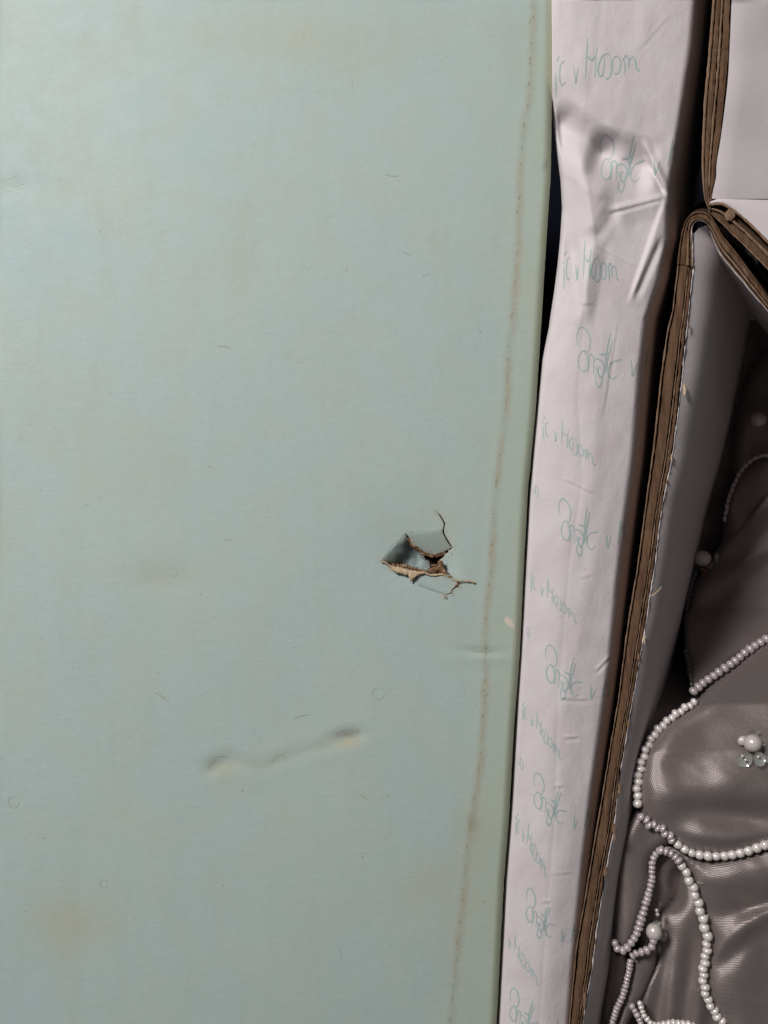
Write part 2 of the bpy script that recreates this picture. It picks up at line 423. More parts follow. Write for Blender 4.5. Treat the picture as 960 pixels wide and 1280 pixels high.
# underside of the lid board and its turned-down side
def strip_mesh(A, B, za, zb):
    A = np.asarray(A); B = np.asarray(B); n = len(A)
    v = np.r_[VA(A[:, 0], A[:, 1], za), VA(B[:, 0], B[:, 1], zb)]
    return v, [(i, i+1, n+i+1, n+i) for i in range(n-1)]
yy = np.arange(-50, 1347, 12.0); re = ip(LIDR, yy)
rows = [(re, lidz(re, yy)), (re-1.2, lidz(re, yy)-7), (re-4, -40+0*re), (re-14, -92+0*re)]
vv = np.concatenate([VA(x, yy, z) for x, z in rows]); n = len(yy)
ff = [(r*n+i, r*n+i+1, (r+1)*n+i+1, (r+1)*n+i) for r in range(3) for i in range(n-1)]
mesh_obj('lid_side', vv, ff, M_mint, lid, attrs=dict(band=np.full(4*n, 30.), edge=np.full(4*n, .4), stain=np.zeros(4*n), dirt=np.zeros(4*n), rust=np.zeros(4*n)))

def ribbon(pts_, wid, zf, off, taper=True, sm=5, minstep=None):
    P = cr(pts_, sm) if len(pts_) > 2 else resample(pts_, 5)
    d = np.gradient(P, axis=0); d /= np.maximum(np.hypot(d[:, 0], d[:, 1]), 1e-6)[:, None]; nn = np.stack([-d[:, 1], d[:, 0]], 1)
    t = np.linspace(0, 1, len(P)); ww = wid/2*(np.clip(np.sin(math.pi*t), .15, 1)**.5 if taper else np.ones(len(P)))
    A = P+nn*ww[:, None]; B = P-nn*ww[:, None]
    za = zf(A[:, 0], A[:, 1])+off; zb = zf(B[:, 0], B[:, 1])+off
    m = len(P); v = np.r_[VA(A[:, 0], A[:, 1], za), VA(B[:, 0], B[:, 1], zb)]
    return v, [(i, i+1, m+i+1, m+i) for i in range(m-1)]
# torn kraft shreds round the hole
def shred(name, top, bot, z, curl, mat, amp=.4):
    n = max(8, int(plen(top)/1.5)); A = resample(top, n); B = resample(bot, n)
    R = 5; vs_ = []; 
    jit = rng.normal(0, amp, (n, 2)); jit2 = rng.normal(0, amp, (n, 2))
    for r in range(R):
        f = r/(R-1); P = A*(1-f)+B*f+jit*(1-f)+jit2*f
        zz = z+curl*np.sin(math.pi*f*.8+.2)+.5*n2(P[:, 0]/3, P[:, 1]/3)
        vs_.append(VA(P[:, 0], P[:, 1], zz))
    v = np.concatenate(vs_); f_ = [(r*n+i, (r+1)*n+i, (r+1)*n+i+1, r*n+i+1) for r in range(R-1) for i in range(n-1)]
    o = mesh_obj(name, v, f_, mat, lid)
    m = o.modifiers.new('thick', 'SOLIDIFY'); m.thickness = 1.1*U
    return o
shred('torn_shred', ZP([(165, 482), (200, 488), (240, 514), (290, 522), (340, 538), (400, 548), (440, 552)]),
      ZP([(170, 487), (205, 497), (236, 538), (272, 562), (322, 574), (400, 570), (440, 562)]), .2, 2.4, M_shred)
shred('torn_shred', ZP([(335, 560), (362, 556), (405, 556)]), ZP([(343, 598), (353, 613), (378, 588)]), 1.2, 2.0, M_shred)
shred('torn_shred', ZP([(436, 551), (475, 566), (535, 560), (560, 566), (600, 590), (640, 606), (690, 605), (738, 616)]),
      ZP([(438, 564), (475, 578), (535, 571), (572, 584), (604, 602), (640, 611), (700, 607), (740, 618)]), .35, .9, M_shred)
shred('torn_edge', ZP([(514, 488), (518, 512), (508, 535), (535, 556), (565, 572)]), ZP([(541, 484), (548, 512), (552, 535), (566, 552), (602, 590)]), -1.5, 1.5, M_torn, .7)
shred('torn_edge', ZP([(240, 500), (290, 506), (345, 514), (400, 528), (440, 540)]), ZP([(246, 516), (295, 524), (345, 538), (400, 548), (440, 553)]), -3, 1.5, M_torn, .7)
shred('torn_edge', ZP([(468, 505), (480, 530), (450, 548)]), ZP([(515, 505), (524, 535), (500, 565)]), -11, 1.5, M_torn, .8)
shred('torn_edge', ZP([(345, 348), (358, 388), (400, 412), (434, 438), (490, 456), (520, 449), (560, 434)]), ZP([(342, 352), (354, 392), (394, 418), (429, 445), (482, 463), (517, 456), (558, 439)]), -8, -1.5, M_torn, .6)
# frayed fibres standing up along the tear
for k in range(85):
    src = random.choice([uedge, hR, Lbot, Lbot, Rbot, Bright, hedgeL, [Z(x_, y_) for x_, y_ in ((236, 536), (272, 560), (322, 572), (400, 562), (475, 572), (604, 600), (690, 606))]])
    x, y = random.choice(src); a = random.uniform(0, 6.28); L = random.uniform(2, 5.5); b = a+random.gauss(0, .6)
    P_ = [(x, y), (x+L*.5*math.cos(a), y+L*.5*math.sin(a)), (x+L*.5*(math.cos(a)+math.cos(b)), y+L*.5*(math.sin(a)+math.sin(b)))]
    v, f = ribbon(P_, random.uniform(.45, .9), lambda q, w__: 0*q+1.0, random.uniform(-.8, 1.6), True, 4)
    mesh_obj('paper_fibre', v, f, random.choice([M_shred, M_shred, M_torn]), lid)
# dark sheet far below the hole, standing in for the shade inside
hv = VA([455, 625, 625, 455], [615, 615, 765, 765], -34.0)
mesh_obj('hole_shade_sheet', hv, [(0, 3, 2, 1)], M_kraft_d, lid)

# scratches, nicks and rings pressed into the lid paper
def mark(name, pts_, wid, mat):
    v, f = ribbon(pts_, wid, lidz, .22); mesh_obj(name, v, f, mat, lid)
for p, w_, m in [([(131, 486), (136, 490), (142, 495)], 1.0, M_scr2), ([(193, 866), (201, 870), (211, 877)], 1.5, M_scr), ([(196, 868), (203, 873)], 1.2, M_scr3),
                 ([(272, 433), (280, 433), (288, 435)], 1.0, M_scr), ([(279, 676), (286, 674), (292, 677)], 1.1, M_scr2),
                 ([(450, 993), (455, 996), (460, 1000)], 1.1, M_scr), ([(483, 993), (488, 996)], 1.0, M_scr), ([(481, 218), (490, 220), (498, 220)], .8, M_scr),
                 ([(501, 313), (510, 318), (514, 320)], .9, M_scr2), ([(528, 346), (536, 342)], .8, M_scr2),
                 ([(320, 825), (330, 824), (340, 822)], .9, M_scr3), ([(630, 648), (636, 653), (642, 660)], .8, M_scr2), ([(106, 630), (111, 632)], 1.1, M_scr2),
                 ([(491, 551), (496, 550), (503, 552)], 1.3, M_scr3), ([(500, 648), (520, 646), (545, 640)], .8, M_scr3), 
                 ([(3, 220), (12, 222), (22, 219)], 1.2, M_scr3), ([(6, 228), (18, 231), (30, 230)], 1.1, M_scr3), ([(2, 236), (14, 238), (34, 243)], 1.3, M_scr3),
                 ([(12, 214), (20, 216)], 1.1, M_scr3), ([(305, 280), (311, 300), (313, 320)], 1.0, M_scr3), ([(217, 722), (222, 716)], .7, M_scr2),
                 ([(486, 1178), (488, 1185)], .8, M_scr2), ([(425, 1185), (427, 1200)], .7, M_scr2), ([(366, 898), (376, 895), (388, 893)], .8, M_scr),
                 ([(425, 645), (440, 640)], .8, M_scr3), ([(36, 528), (37, 532)], 1.2, M_scr2),
                 ([(440, 98), (440, 106)], .8, M_scr2), ([(663, 22), (661, 30)], 1.2, M_scr), ([(250, 745), (252, 742)], 1., M_scr2), ([(592, 814), (604, 815), (616, 813)], 1.1, M_scr)]:
    mark('scratch', p, w_, m)
def ring(cx, cy, r, a0=0, a1=6.28, w_=.7, m=M_scr2):
    mark('ring_mark', [(cx+r*math.cos(a), cy+r*math.sin(a)) for a in np.linspace(a0, a1, 12)], w_, m)
mark('scratch', [(340, 955), (344, 947), (352, 944), (358, 948)], .8, M_scr); mark('scratch', [(260, 962), (263, 955), (270, 949)], .9, M_scr2); mark('scratch', [(268, 948), (276, 945), (284, 947)], .7, M_scr); mark('scratch', [(420, 918), (430, 913), (444, 912)], .9, M_scr2); mark('scratch', [(418, 924), (422, 919)], .8, M_scr2)
ring(473, 867, 7.5); ring(130, 1105, 5, .5, 6.0, .6, M_scr); ring(366, 798, 4.5, 1, 6.5, .6, M_scr3); ring(17, 1003, 7, 0, 5, .5, M_scr); ring(605, 866, 4, 0, 6.2, .6, M_scr)
for i in range(70):                             # tiny flecks
    x = random.uniform(5, 600); y = random.uniform(5, 1275); a = random.gauss(0, .5); L = random.uniform(.8, 2.6)
    if 455 < x < 620 and 615 < y < 760: continue
    mark('fleck', [(x, y), (x+L*math.cos(a), y+L*math.sin(a))], random.uniform(.6, 1.1), random.choice([M_scr, M_scr2, M_scr2]))
# a chip where the pale core shows
chip = [(630, 773), (634, 771), (638, 774), (643, 781), (644, 786), (640, 785), (635, 782), (631, 778)]
mesh_obj('paper_chip', [V(x, y, float(lidz(x, y))+.35) for x, y in chip], [tuple(range(len(chip)))[::-1]], M_chip, lid)
v, f = ribbon([(644, 784), (645, 795), (644, 808), (643, 822)], 1.4, lidz, .3); mesh_obj('paper_chip', v, f, M_chip, lid)

# ------------------------------------------------------------------ TISSUE-WRAPPED BUNDLE
XL = [(-80, 688), (0, 689.5), (60, 690), (100, 690), (140, 690), (175, 694), (225, 700.6), (260, 702.5), (300, 700), (330, 697), (362, 693), (395, 688), (410, 686), (450, 677.5), (500, 672.5), (550, 667.5), (625, 661), (700, 657), (800, 651.5), (875, 646.5), (994, 639.8), (1100, 631.5), (1280, 622), (1380, 615)]
XR = [(-80, 878), (0, 868), (60, 862), (130, 852), (190, 842), (230, 836), (260, 834), (300, 833), (350, 822), (400, 806), (462, 799), (575, 790), (650, 780), (717, 772), (820, 762), (880, 754), (987, 739), (1064, 730), (1160, 720), (1243, 712.6), (1380, 702)]
XC = [(-80, 760), (60, 745), (180, 724), (297, 744), (400, 729), (500, 722), (600, 728), (700, 712), (875, 697), (1016, 694), (1148, 683), (1280, 674), (1380, 668)]
def seg(x, y, a, b):
    ax, ay = a; bx, by = b; dx, dy = bx-ax, by-ay; L = math.hypot(dx, dy)
    t = ((x-ax)*dx+(y-ay)*dy)/L/L; s_ = ((x-ax)*dy-(y-ay)*dx)/L
    return t, s_
def fold(x, y, a, b, amp, wl, wr, end=.12):
    """tent-shaped fold along a-b; s>0 side has width wl, the other wr"""
    t, s_ = seg(x, y, a, b)
    h = np.where(s_ > 0, np.clip(1-s_/wl, 0, 1), np.clip(1+s_/wr, 0, 1)); h = h*h*(3-2*h)*.5+h*.5
    return amp*h*sst(-end, .18, t)*sst(1+end, .82, t)
def tz(x, y):
    x = np.asarray(x, float); y = np.asarray(y, float)
    xl, xr, xc = ip(XL, y), ip(XR, y), ip(XC, y)
    # left facet climbs to a soft ridge, right facet falls gently, then the paper turns down
    lf = np.clip((x-xl)/(xc-xl), 0, 1); rf = np.clip((x-xc)/(xr-xc), 0, 1.3)
    hl = 15+4*sst(500, 250, y)
    z = 5-hl*(1-lf)**1.35-9*rf**1.6
    z = np.where(x < xc, z, 5-9*rf**1.6)
    # soften the ridge
    z -= 1.6*np.exp(-np.abs(x-xc)/7)*(y > 380)
    z -= 8*np.clip(1-(x-xl)/6, 0, 1)**2*sst(105, 160, y)
    z += 17*(1-lf)*sst(150, 90, y)
    over = np.clip(x-xr+5, 0, None); z -= np.where(over < 16, .13*over**2, 33.3+7.5*(over-16))
    zz = np.zeros_like(z)
    # valley that runs in from the left at y~150 down to the pinch at (833,243)
    zz += fold(x, y, (692, 148), (764, 202), -17, 34, 46)
    zz += fold(x, y, (738, 192), (814, 212), -20, 40, 46)
    zz += fold(x, y, (735, 150), (690, 240), -1.5, 30, 12)
    zz += fold(x, y, (704, 185), (765, 240), 5, 30, 26)
    zz += fold(x, y, (744, 300), (730, 190), 8, 30, 30)
    # sharp creases at the pinch
    zz += fold(x, y, (806, 180), (834, 243), 6.5, 9, 4)
    zz += fold(x, y, (808, 203), (832, 241), -5, 7, 7)
    zz += fold(x, y, (765, 262), (832, 246), 4.5, 7, 26)
    zz += fold(x, y, (763, 268), (828, 250), -2.6, 4, 3)
    zz += fold(x, y, (790, 372), (832, 252), 5.5, 5, 26)
    zz += fold(x, y, (795, 372), (826, 300), -4.5, 6, 8)
    zz += fold(x, y, (743, 300), (770, 262), -3, 16, 12)
    zz += fold(x, y, (744, 305), (792, 332), 1.2, 2.0, 2.2)
    zz += fold(x, y, (744, 300), (725, 400), 6.5, 18, 22)
    zz += fold(x, y, (715, 300), (724, 395), -5, 12, 14)
    zz += fold(x, y, (700, 250), (716, 330), -2, 14, 14)
    # small dents and nicks lower down
    for a, b, m_ in [((706, 598), (742, 616), 1.2), ((745, 838), (762, 820), 2.4), ((700, 872), (735, 874), 1.2), ((705, 922), (724, 920), 1.6), ((694, 982), (704, 982), 1.2),
                     ((679, 1127), (688, 1126), 1.3), ((690, 1092), (715, 1090), .8), ((770, 410), (752, 520), 1.2), ((800, 60), (835, 20), .8), ((724, 722), (740, 718), .8)]:
        zz += fold(x, y, a, b, m_, 3.2, 3.2)-fold(x, (y-3), a, b, m_*.7, 6, 4)
    zz += fold(x, y, (762, 620), (700, 900), 1.0, 16, 16)+fold(x, y, (752, 420), (738, 640), 1.2, 16, 20)
    zz += .9*n1(x/34, y/60)+.45*n2(x/13, y/22)
    zz += 1.6*n3(x/50+7, y/90)*sst(420, 200, y)
    return z+zz*sst(0, 9, x-xl)*sst(8, -4, x-xr)
tis = root('tissue_paper', 'crumpled white printed wrapping paper folded in a tall roll beside the mint lid', 'paper', (0, 0, 0))
ys = np.arange(-50, 1346, 2.0); NU = 96
us = np.linspace(0, 1, NU)
xl, xr = ip(XL, ys), ip(XR, ys); xe = xr+np.interp(ys, [-50, 240, 500, 900, 1340], [34, 38, 36, 34, 30])
GX = xl[:, None]+(xe-xl)[:, None]*us[None, :]; GY = np.repeat(ys[:, None], NU, 1); GZ = tz(GX.ravel(), GY.ravel()).reshape(GX.shape)
GZ = np.maximum(GZ, -215)
lx = np.stack([xl+24, xl+8, xl+.5], 1); lz = np.stack([-230+0*xl, -90+0*xl, GZ[:, 0]-14], 1)
GX = np.concatenate([lx, GX], 1); GY = np.repeat(ys[:, None], NU+3, 1); GZ = np.concatenate([lz, GZ], 1)
nr, nc = GX.shape
ff = [(j*nc+i, (j+1)*nc+i, (j+1)*nc+i+1, j*nc+i+1) for j in range(nr-1) for i in range(nc-1)]
mesh_obj('paper_sheet', VA(GX.ravel(), GY.ravel(), GZ.ravel()), ff, M_tissue, tis)

# printed script: traced strokes of the two words, laid on the paper
W1 = [[(365, 60), (357, 200), (345, 430)], [(355, 180), (370, 232), (408, 260), (440, 210), (455, 130)], [(441, 225), (436, 330), (430, 420)],
      [(580, 235), (555, 200), (510, 215), (475, 280), (460, 350), (480, 410), (505, 385), (518, 300), (522, 240)], [(500, 395), (545, 435), (578, 385), (585, 300), (575, 240)],
      [(592, 320), (605, 245), (640, 222), (668, 268), (665, 335), (640, 385), (610, 380), (590, 320)],
      [(692, 238), (710, 300), (706, 392)], [(690, 260), (725, 215), (746, 262), (747, 345)], [(746, 265), (785, 230), (808, 275), (816, 335), (838, 358), (850, 330)]]
W1x = [[(155, 265), (120, 300), (105, 380), (110, 450), (130, 495), (160, 460)], [(235, 320), (248, 400), (256, 470), (268, 390), (277, 325)], [(80, 270), (105, 220)], [(50, 330), (78, 345)], [(70, 380), (75, 600)]]
W2 = [[(97, 290), (82, 180), (97, 108), (128, 80), (168, 104), (206, 170), (225, 250), (212, 330), (190, 385)], [(140, 345), (170, 350), (200, 362)],
      [(150, 345), (118, 400), (110, 480), (135, 550), (175, 582), (205, 550), (210, 480), (195, 405), (165, 358)],
      [(214, 605), (222, 490), (217, 400), (248, 402), (266, 455), (270, 622)],
      [(268, 470), (300, 446), (350, 480), (377, 545), (368, 620), (340, 655), (315, 600), (322, 540), (345, 560)],
      [(286, 520), (312, 600), (342, 660), (365, 620)], [(300, 620), (296, 700), (312, 745), (335, 765), (355, 722), (364, 640)],
      [(425, 170), (405, 300), (390, 430), (393, 620)], [(450, 240), (432, 350), (410, 470), (405, 600)], [(315, 390), (360, 406), (425, 400)], [(330, 396), (405, 405)],
      [(550, 472), (500, 482), (450, 504), (422, 560), (420, 622), (440, 670), (475, 686), (515, 650)], [(460, 492), (548, 478)]]
W2x = [[(650, 490), (660, 590), (668, 670), (690, 600), (710, 530)], [(724, 632), (732, 638)], [(825, 330), (812, 470), (795, 620)], [(820, 400), (845, 442), (868, 405), (893, 365)], [(880, 420), (872, 520), (860, 600)]]
R1 = [(365, 60), (840, 355), (345, 430)]; R2 = [(125, 80), (515, 650), (335, 765)]
def affine(src, dst):
    A = np.array([[x, y, 1] for x, y in src], float); return np.linalg.solve(A, np.array(dst, float))
def word(strokes, src, dst, mat, wid=1.85, xmin=0):
    T = affine(src, dst); vs_ = []; fs_ = []
    for s_ in strokes:
        P = np.array([(x, y, 1) for x, y in s_]) @ T
        if P[:, 0].min() < ip(XL, P[:, 1].mean())+2 or P[:, 0].max() > ip(XR, P[:, 1].mean())+17: continue
        v, f_ = ribbon([tuple(p) for p in P], wid*random.uniform(.85, 1.15), tz, .28, True, 7); b0 = len(vs_)
        vs_ += v.tolist(); fs_ += [tuple(i+b0 for i in q) for q in f_]
    if vs_: mesh_obj('printed_word', vs_, fs_, mat, tis)
for k, d in enumerate([[(734.4, 48), (798.7, 88), (731.7, 98)], [(731, 300), (772.8, 350), (729, 347)], [(703, 525), (743, 581), (701.7, 554)], [(685, 722.5), (720, 779), (683.8, 747.5)],
                       [(671.8, 889), (700, 949), (670, 912)], [(661, 1029), (682, 1096), (658, 1056)], [(644.6, 1168), (671.8, 1231.5), (642, 1190)]]):
    word(W1+W1x, R1, d, M_print if k in (0, 1) else M_print2)
for k, d in enumerate([[(756, 169), (800, 221), (777, 240)], [(726.5, 409), (771.7, 469), (749, 483.6)], [(703, 623.3), (743.6, 682.7), (724.9, 694.7)], [(687, 806), (723.4, 868), (704, 874)],
                       [(672, 966), (703.8, 1028), (686, 1032)], [(662.5, 1110), (689.7, 1169.8), (673.8, 1173)], [(642, 1235), (669, 1292), (653, 1296)]]):
    word(W2+W2x, R2, d, M_print)
word(W2[:4], R2, [(807, 521), (842, 588), (824, 594)], M_print)
for (x, y) in [(664, 590), (653, 765), (645, 930)]:
    word(W1[3:6], [(460, 200), (670, 200), (460, 435)], [(x, y), (x+9, y+22), (x-1, y+16)], M_print2, 1.0)

# ------------------------------------------------------------------ CARDBOARD BOX
box = root('cardboard_box', 'brown corrugated cardboard box with white lining and an open flap at the upper right', 'cardboard box', (0, 0, 0))
EL = [(853, 285), (847.5, 328), (840, 390), (834, 412), (825, 475), (817.5, 550), (806, 637), (796, 712), (785, 775), (772.5, 875), (763, 930), (755, 980), (743.7, 1045), (730.6, 1124), (719.8, 1184), (711.4, 1279), (704, 1345)]
ER = [(867, 292), (868, 330), (863, 375), (859, 410), (856, 445), (849, 512), (840, 575), (827.5, 637), (820, 700), (807.5, 782), (797.5, 840), (785, 912), (775, 970), (767.7, 1040), (757, 1093), (745, 1172), (741, 1208), (729, 1279), (722, 1345)]
def layer(name, PL, PR, f0, f1, z, depth, dx, dy, mat, parent, seed=0, jag=.35, zj=.8, step=4.0, label=None, zend=None):
    n = max(6, int(plen(PL)/step)); A = resample(PL, n); B = resample(PR, n)
    k = np.arange(n)*step
    j0 = (jag*n1(k/9+seed, seed)+jag*.7*n2(k/4, seed+3))[:, None]; j1 = (jag*n1(k/8+seed+40, seed)+jag*.7*n2(k/3.5, seed+9))[:, None]
    D = B-A; L = np.maximum(np.hypot(D[:, 0], D[:, 1]), 1)[:, None]; Nn = D/L
    P0 = A+D*f0+Nn*j0; P1 = A+D*f1+Nn*j1
    zz = z+zj*n3(k/13, seed+.5)+zj*.5*n2(k/5, seed+7)
    if zend is not None: zz = zz+np.linspace(0, zend, n)
    zm = zz+.5
    rows = [(P0+[dx, dy], zz-depth), (P0, zz), ((P0*.5+P1*.5), zm), (P1, zz), (P1+[dx, dy], zz-depth)]
    v = np.concatenate([VA(p[:, 0], p[:, 1], q) for p, q in rows])
    f_ = [(r*n+i, r*n+i+1, (r+1)*n+i+1, (r+1)*n+i) for r in range(4) for i in range(n-1)]
    o = mesh_obj(name, v, f_, mat, parent, smooth=False)
    if label: o['label'] = label
    return o
side = None
def panel_empty(name):
    o = bpy.data.objects.new(name, None); o.empty_display_size = .005; return link(o, box)
# long side wall, seen from above along its cut edge
sp_ = panel_empty('side_panel')
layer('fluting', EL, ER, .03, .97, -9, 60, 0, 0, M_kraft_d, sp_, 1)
layer('outer_liner', EL, ER, 0, .075, 0, 60, 0, 0, M_kraft_l, sp_, 2, .3)
layer('board_core', EL, ER, .16, .60, -1, 50, 0, 0, M_kraft, sp_, 3, .35, .6)
layer('middle_liner', EL, ER, .66, .72, -2, 50, 0, 0, M_kraft_l, sp_, 4, .35)
layer('board_core', EL, ER, .76, .90, -4, 50, 0, 0, M_kraft, sp_, 5, .8)
layer('inner_liner', EL, ER, .955, 1.0, -3, 40, 0, 0, M_white, sp_, 6, .5, 1.2)
# inner white face, leaning outwards into the box
n = 120; P = resample([(882, 282), (874, 284)]+ER, n); rows = []
for t in np.linspace(0, 1, 14):
    dx = np.interp(P[:, 1], [290, 400, 700, 1000, 1345], [80, 76, 50, 38, 34])*t**.85
    zz = -4-75*t-318*t**3.0+1.5*n1(P[:, 1]/40, t*3)
    rows.append(VA(P[:, 0]+dx+.5, P[:, 1]+6*t, zz))
v = np.concatenate(rows); ff = [(r*n+i, r*n+i+1, (r+1)*n+i+1, (r+1)*n+i) for r in range(13) for i in range(n-1)]
mesh_obj('white_lining', v, ff, M_white, sp_)
# outer face of that wall
rows = [VA(resample(EL, n)[:, 0]+d, resample(EL, n)[:, 1], z) for d, z in ((.5, -4), (6, -60), (30, -280))]
mesh_obj('outer_face', np.concatenate(rows), [(r*n+i, (r+1)*n+i, (r+1)*n+i+1, r*n+i+1) for r in range(2) for i in range(n-1)], M_kraft, sp_)
# curl of board at the corner and the end wall running to the lower right
ep = panel_empty('end_panel')
CO = cr([(847, 330), (850, 305), (854.5, 283), (860, 272), (871, 265), (885, 267), (893, 277), (902.5, 294), (915, 309), (935, 336), (960, 371), (1000, 427), (1060, 510), (1180, 678), (1320, 874)], 5)
CI = cr([(867, 332), (866, 305), (865, 288), (868, 279), (874, 276), (883, 280), (889, 293), (899, 316), (915, 337), (928, 352), (940, 367), (960, 390), (1000, 440), (1060, 522), (1180, 690), (1320, 886)], 5)
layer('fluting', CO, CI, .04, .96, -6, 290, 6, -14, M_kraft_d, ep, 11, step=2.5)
layer('outer_liner', CO, CI, -.02, .09, 2, 70, 0, 2, M_kraft, ep, 12, .3, step=2.5)
layer('board_core', CO, CI, .14, .46, 0, 60, 0, 2, M_kraft, ep, 13, .4, 1.2, step=2.5)
layer('middle_liner', CO, CI, .56, .70, 1, 60, 0, 2, M_kraft_l, ep, 14, .4, step=2.5)
layer('inner_liner', CO, CI, .84, .92, 0, 60, 0, 2, M_kraft_l, ep, 15, .3, step=2.5)
layer('white_facing', CO, CI, .93, 1.0, -.5, 50, 0, 2, M_white, ep, 16, .3, step=2.5)
# end wall's inner face
P = resample(CI[28:], 60); rows = [VA(P[:, 0]-d*.1, P[:, 1]+d, z) for d, z in ((1, -5), (8, -80), (26, -400))]
mesh_obj('white_lining', np.concatenate(rows), [(r*60+i, r*60+i+1, (r+1)*60+i+1, (r+1)*60+i) for r in range(2) for i in range(59)], M_white, ep)
# flap at the upper right
fl = panel_empty('open_flap')
FO = cr([(894, -50), (890.6, 0), (885, 70), (880, 125), (877.5, 180), (878, 225), (881, 250), (887, 264)], 6)
FI = cr([(918, -50), (914.7, 0), (912, 60), (909.5, 103), (902, 165), (896, 203), (895, 222), (891, 240), (889, 255)], 6)
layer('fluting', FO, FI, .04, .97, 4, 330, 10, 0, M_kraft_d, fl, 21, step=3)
layer('outer_liner', FO, FI, 0, .13, 10, 50, 4, 0, M_kraft_l, fl, 22, .3, step=3)
layer('board_core', FO, FI, .19, .42, 9, 40, 4, 0, M_kraft, fl, 23, .5, step=3)
layer('middle_liner', FO, FI, .46, .56, 10, 40, 4, 0, M_kraft_l, fl, 24, .4, step=3)
layer('board_core', FO, FI, .62, .93, 8, 40, 4, 0, M_kraft, fl, 25, .6, step=3)
gx = []; gy = np.linspace(-50, 248.5, 76)
fi = np.interp(gy, FI[:, 1], FI[:, 0]); cols_ = np.linspace(0, 1, 40)
GX = fi[:, None]+(1320-fi)[:, None]*cols_[None]; GY = np.repeat(gy[:, None], 40, 1)  # unseen far right stretch added to keep sky light off the gown
GY = GY+np.where(GY > 240, (GX-fi[:, None])*.0, 0)
GZ = 9+(248-GY)*.33+1.5*n1(GX/40, GY/60)-3*np.exp(-(GX-fi[:, None])/5)
nr, nc = GX.shape
mesh_obj('white_lining', VA(GX.ravel(), GY.ravel(), GZ.ravel()), [(j*nc+i, (j+1)*nc+i, (j+1)*nc+i+1, j*nc+i+1) for j in range(nr-1) for i in range(nc-1)], M_white, fl)
# folded-down strip of the flap, with its cut edge running to the right
hi = panel_empty('folded_flap')
HA = cr([(884, 256), (902, 254), (918, 262.5), (937, 278), (960, 301), (1000, 345), (1060, 410), (1180, 545), (1320, 702)], 6)  # unseen reach to the right lengthened to shade the box's inside
HB = cr([(886, 266), (897, 275), (905.6, 284), (934, 312), (960, 338), (1000, 380), (1060, 445), (1180, 580), (1320, 737)], 6)
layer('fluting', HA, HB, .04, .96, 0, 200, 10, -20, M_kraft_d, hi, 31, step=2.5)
layer('top_liner', HA, HB, -.02, .10, 10, 30, 0, 0, M_kraft_l, hi, 32, .35, step=2.5)
layer('board_core', HA, HB, .40, .52, 7, 40, 0, 0, M_kraft_l, hi, 33, .5, step=2.5)
layer('board_core', HA, HB, .54, .88, 4, 40, 0, 0, M_kraft, hi, 34, .5, step=2.5)
layer('bottom_liner', HA, HB, .90, .98, 5, 40, 0, 0, M_kraft_l, hi, 35, .3, step=2.5)
top = [(889, 251.5), (897, 248.5), (907, 247.2), (930, 247), (960, 247), (1000, 247), (1060, 247), (1180, 247), (1320, 247)]
A = resample(top, 60); B = resample(HA, 60); rows = []
for t in np.linspace(0, 1, 8):
    P = A*(1-t)+B*t; rows.append(VA(P[:, 0], P[:, 1], 8.4+2.0*math.sin(t*3.1)+1.0*t))
mesh_obj('white_lining', np.concatenate(rows), [(r*60+i, (r+1)*60+i, (r+1)*60+i+1, r*60+i+1) for r in range(7) for i in range(59)], M_white, hi)
crum = [(905, 268), (911, 261), (918, 264), (919, 270), (914, 276), (908, 275)]
mesh_obj('torn_bit', [V(x, y, 9+k % 2) for k, (x, y) in enumerate(crum)]+[V(912, 269, 12)], [(i, 6, (i+1) % 6) for i in range(6)], M_kraft_l, hi)
# little torn bits along the inner liner
for (x, y, a, b) in [(856, 487, 4, 10), (840, 573, 3, 7), (834, 602, 2, 6), (806, 800, 4, 9), (799, 822, 3, 7), (786, 905, 3, 8), (775, 985, 4, 14), (768, 1040, 4, 16), (757, 1090, 4, 11), (745, 1180, 3, 12), (731, 1250, 4, 20), (831, 640, 2.5, 6), (866, 330, 3, 8), (861, 408, 2.5, 9)]:
    m_ = 9; ang = np.linspace(0, 2*math.pi, m_, endpoint=False); rr = rng.uniform(.35, .85, m_)
    pts_ = [(x-.6+a*r_*math.cos(q)*.8, y+b*r_*math.sin(q)) for q, r_ in zip(ang, rr)]
    mesh_obj('torn_bit', [V(px, py, 0+rng.uniform(-1.5, 1.5)) for px, py in pts_]+[V(x, y, 1.5)], [(i, m_, (i+1) % m_) for i in range(m_)], M_shred if y in (487, 573, 800) else M_kraft_l, sp_)
v, f_ = ribbon([(811, 746), (817, 743), (823, 738), (827, 733)], 1.8, lambda x, y: 0*x+2, 0); mesh_obj('loose_fibre', v, f_, M_shred, sp_)
# box floor under the gown
fy = np.arange(330, 1400, 30.0); fx = ip([(p[1], p[0]) for p in ER], fy)+20; q_ = len(fy)
fr = np.maximum(fx+5, np.interp(fy, [330, 390, 580, 886], [930, 960, 1105, 1320]))
mesh_obj('box_floor', np.r_[VA(fx, fy, -405.0), VA(fr, fy, -405.0)], [(i, i+1, q_+i+1, q_+i) for i in range(q_-1)], M_white, box)
# far side of the box, unseen; added and kept brown to darken the inside
P0 = VA([1325, 1325], [200, 1400], 0.0); P1 = VA([1290, 1290], [200, 1400], -400.0)
mesh_obj('far_panel', [P0[0], P0[1], P1[1], P1[0]], [(0, 1, 2, 3)], M_kraft, box)

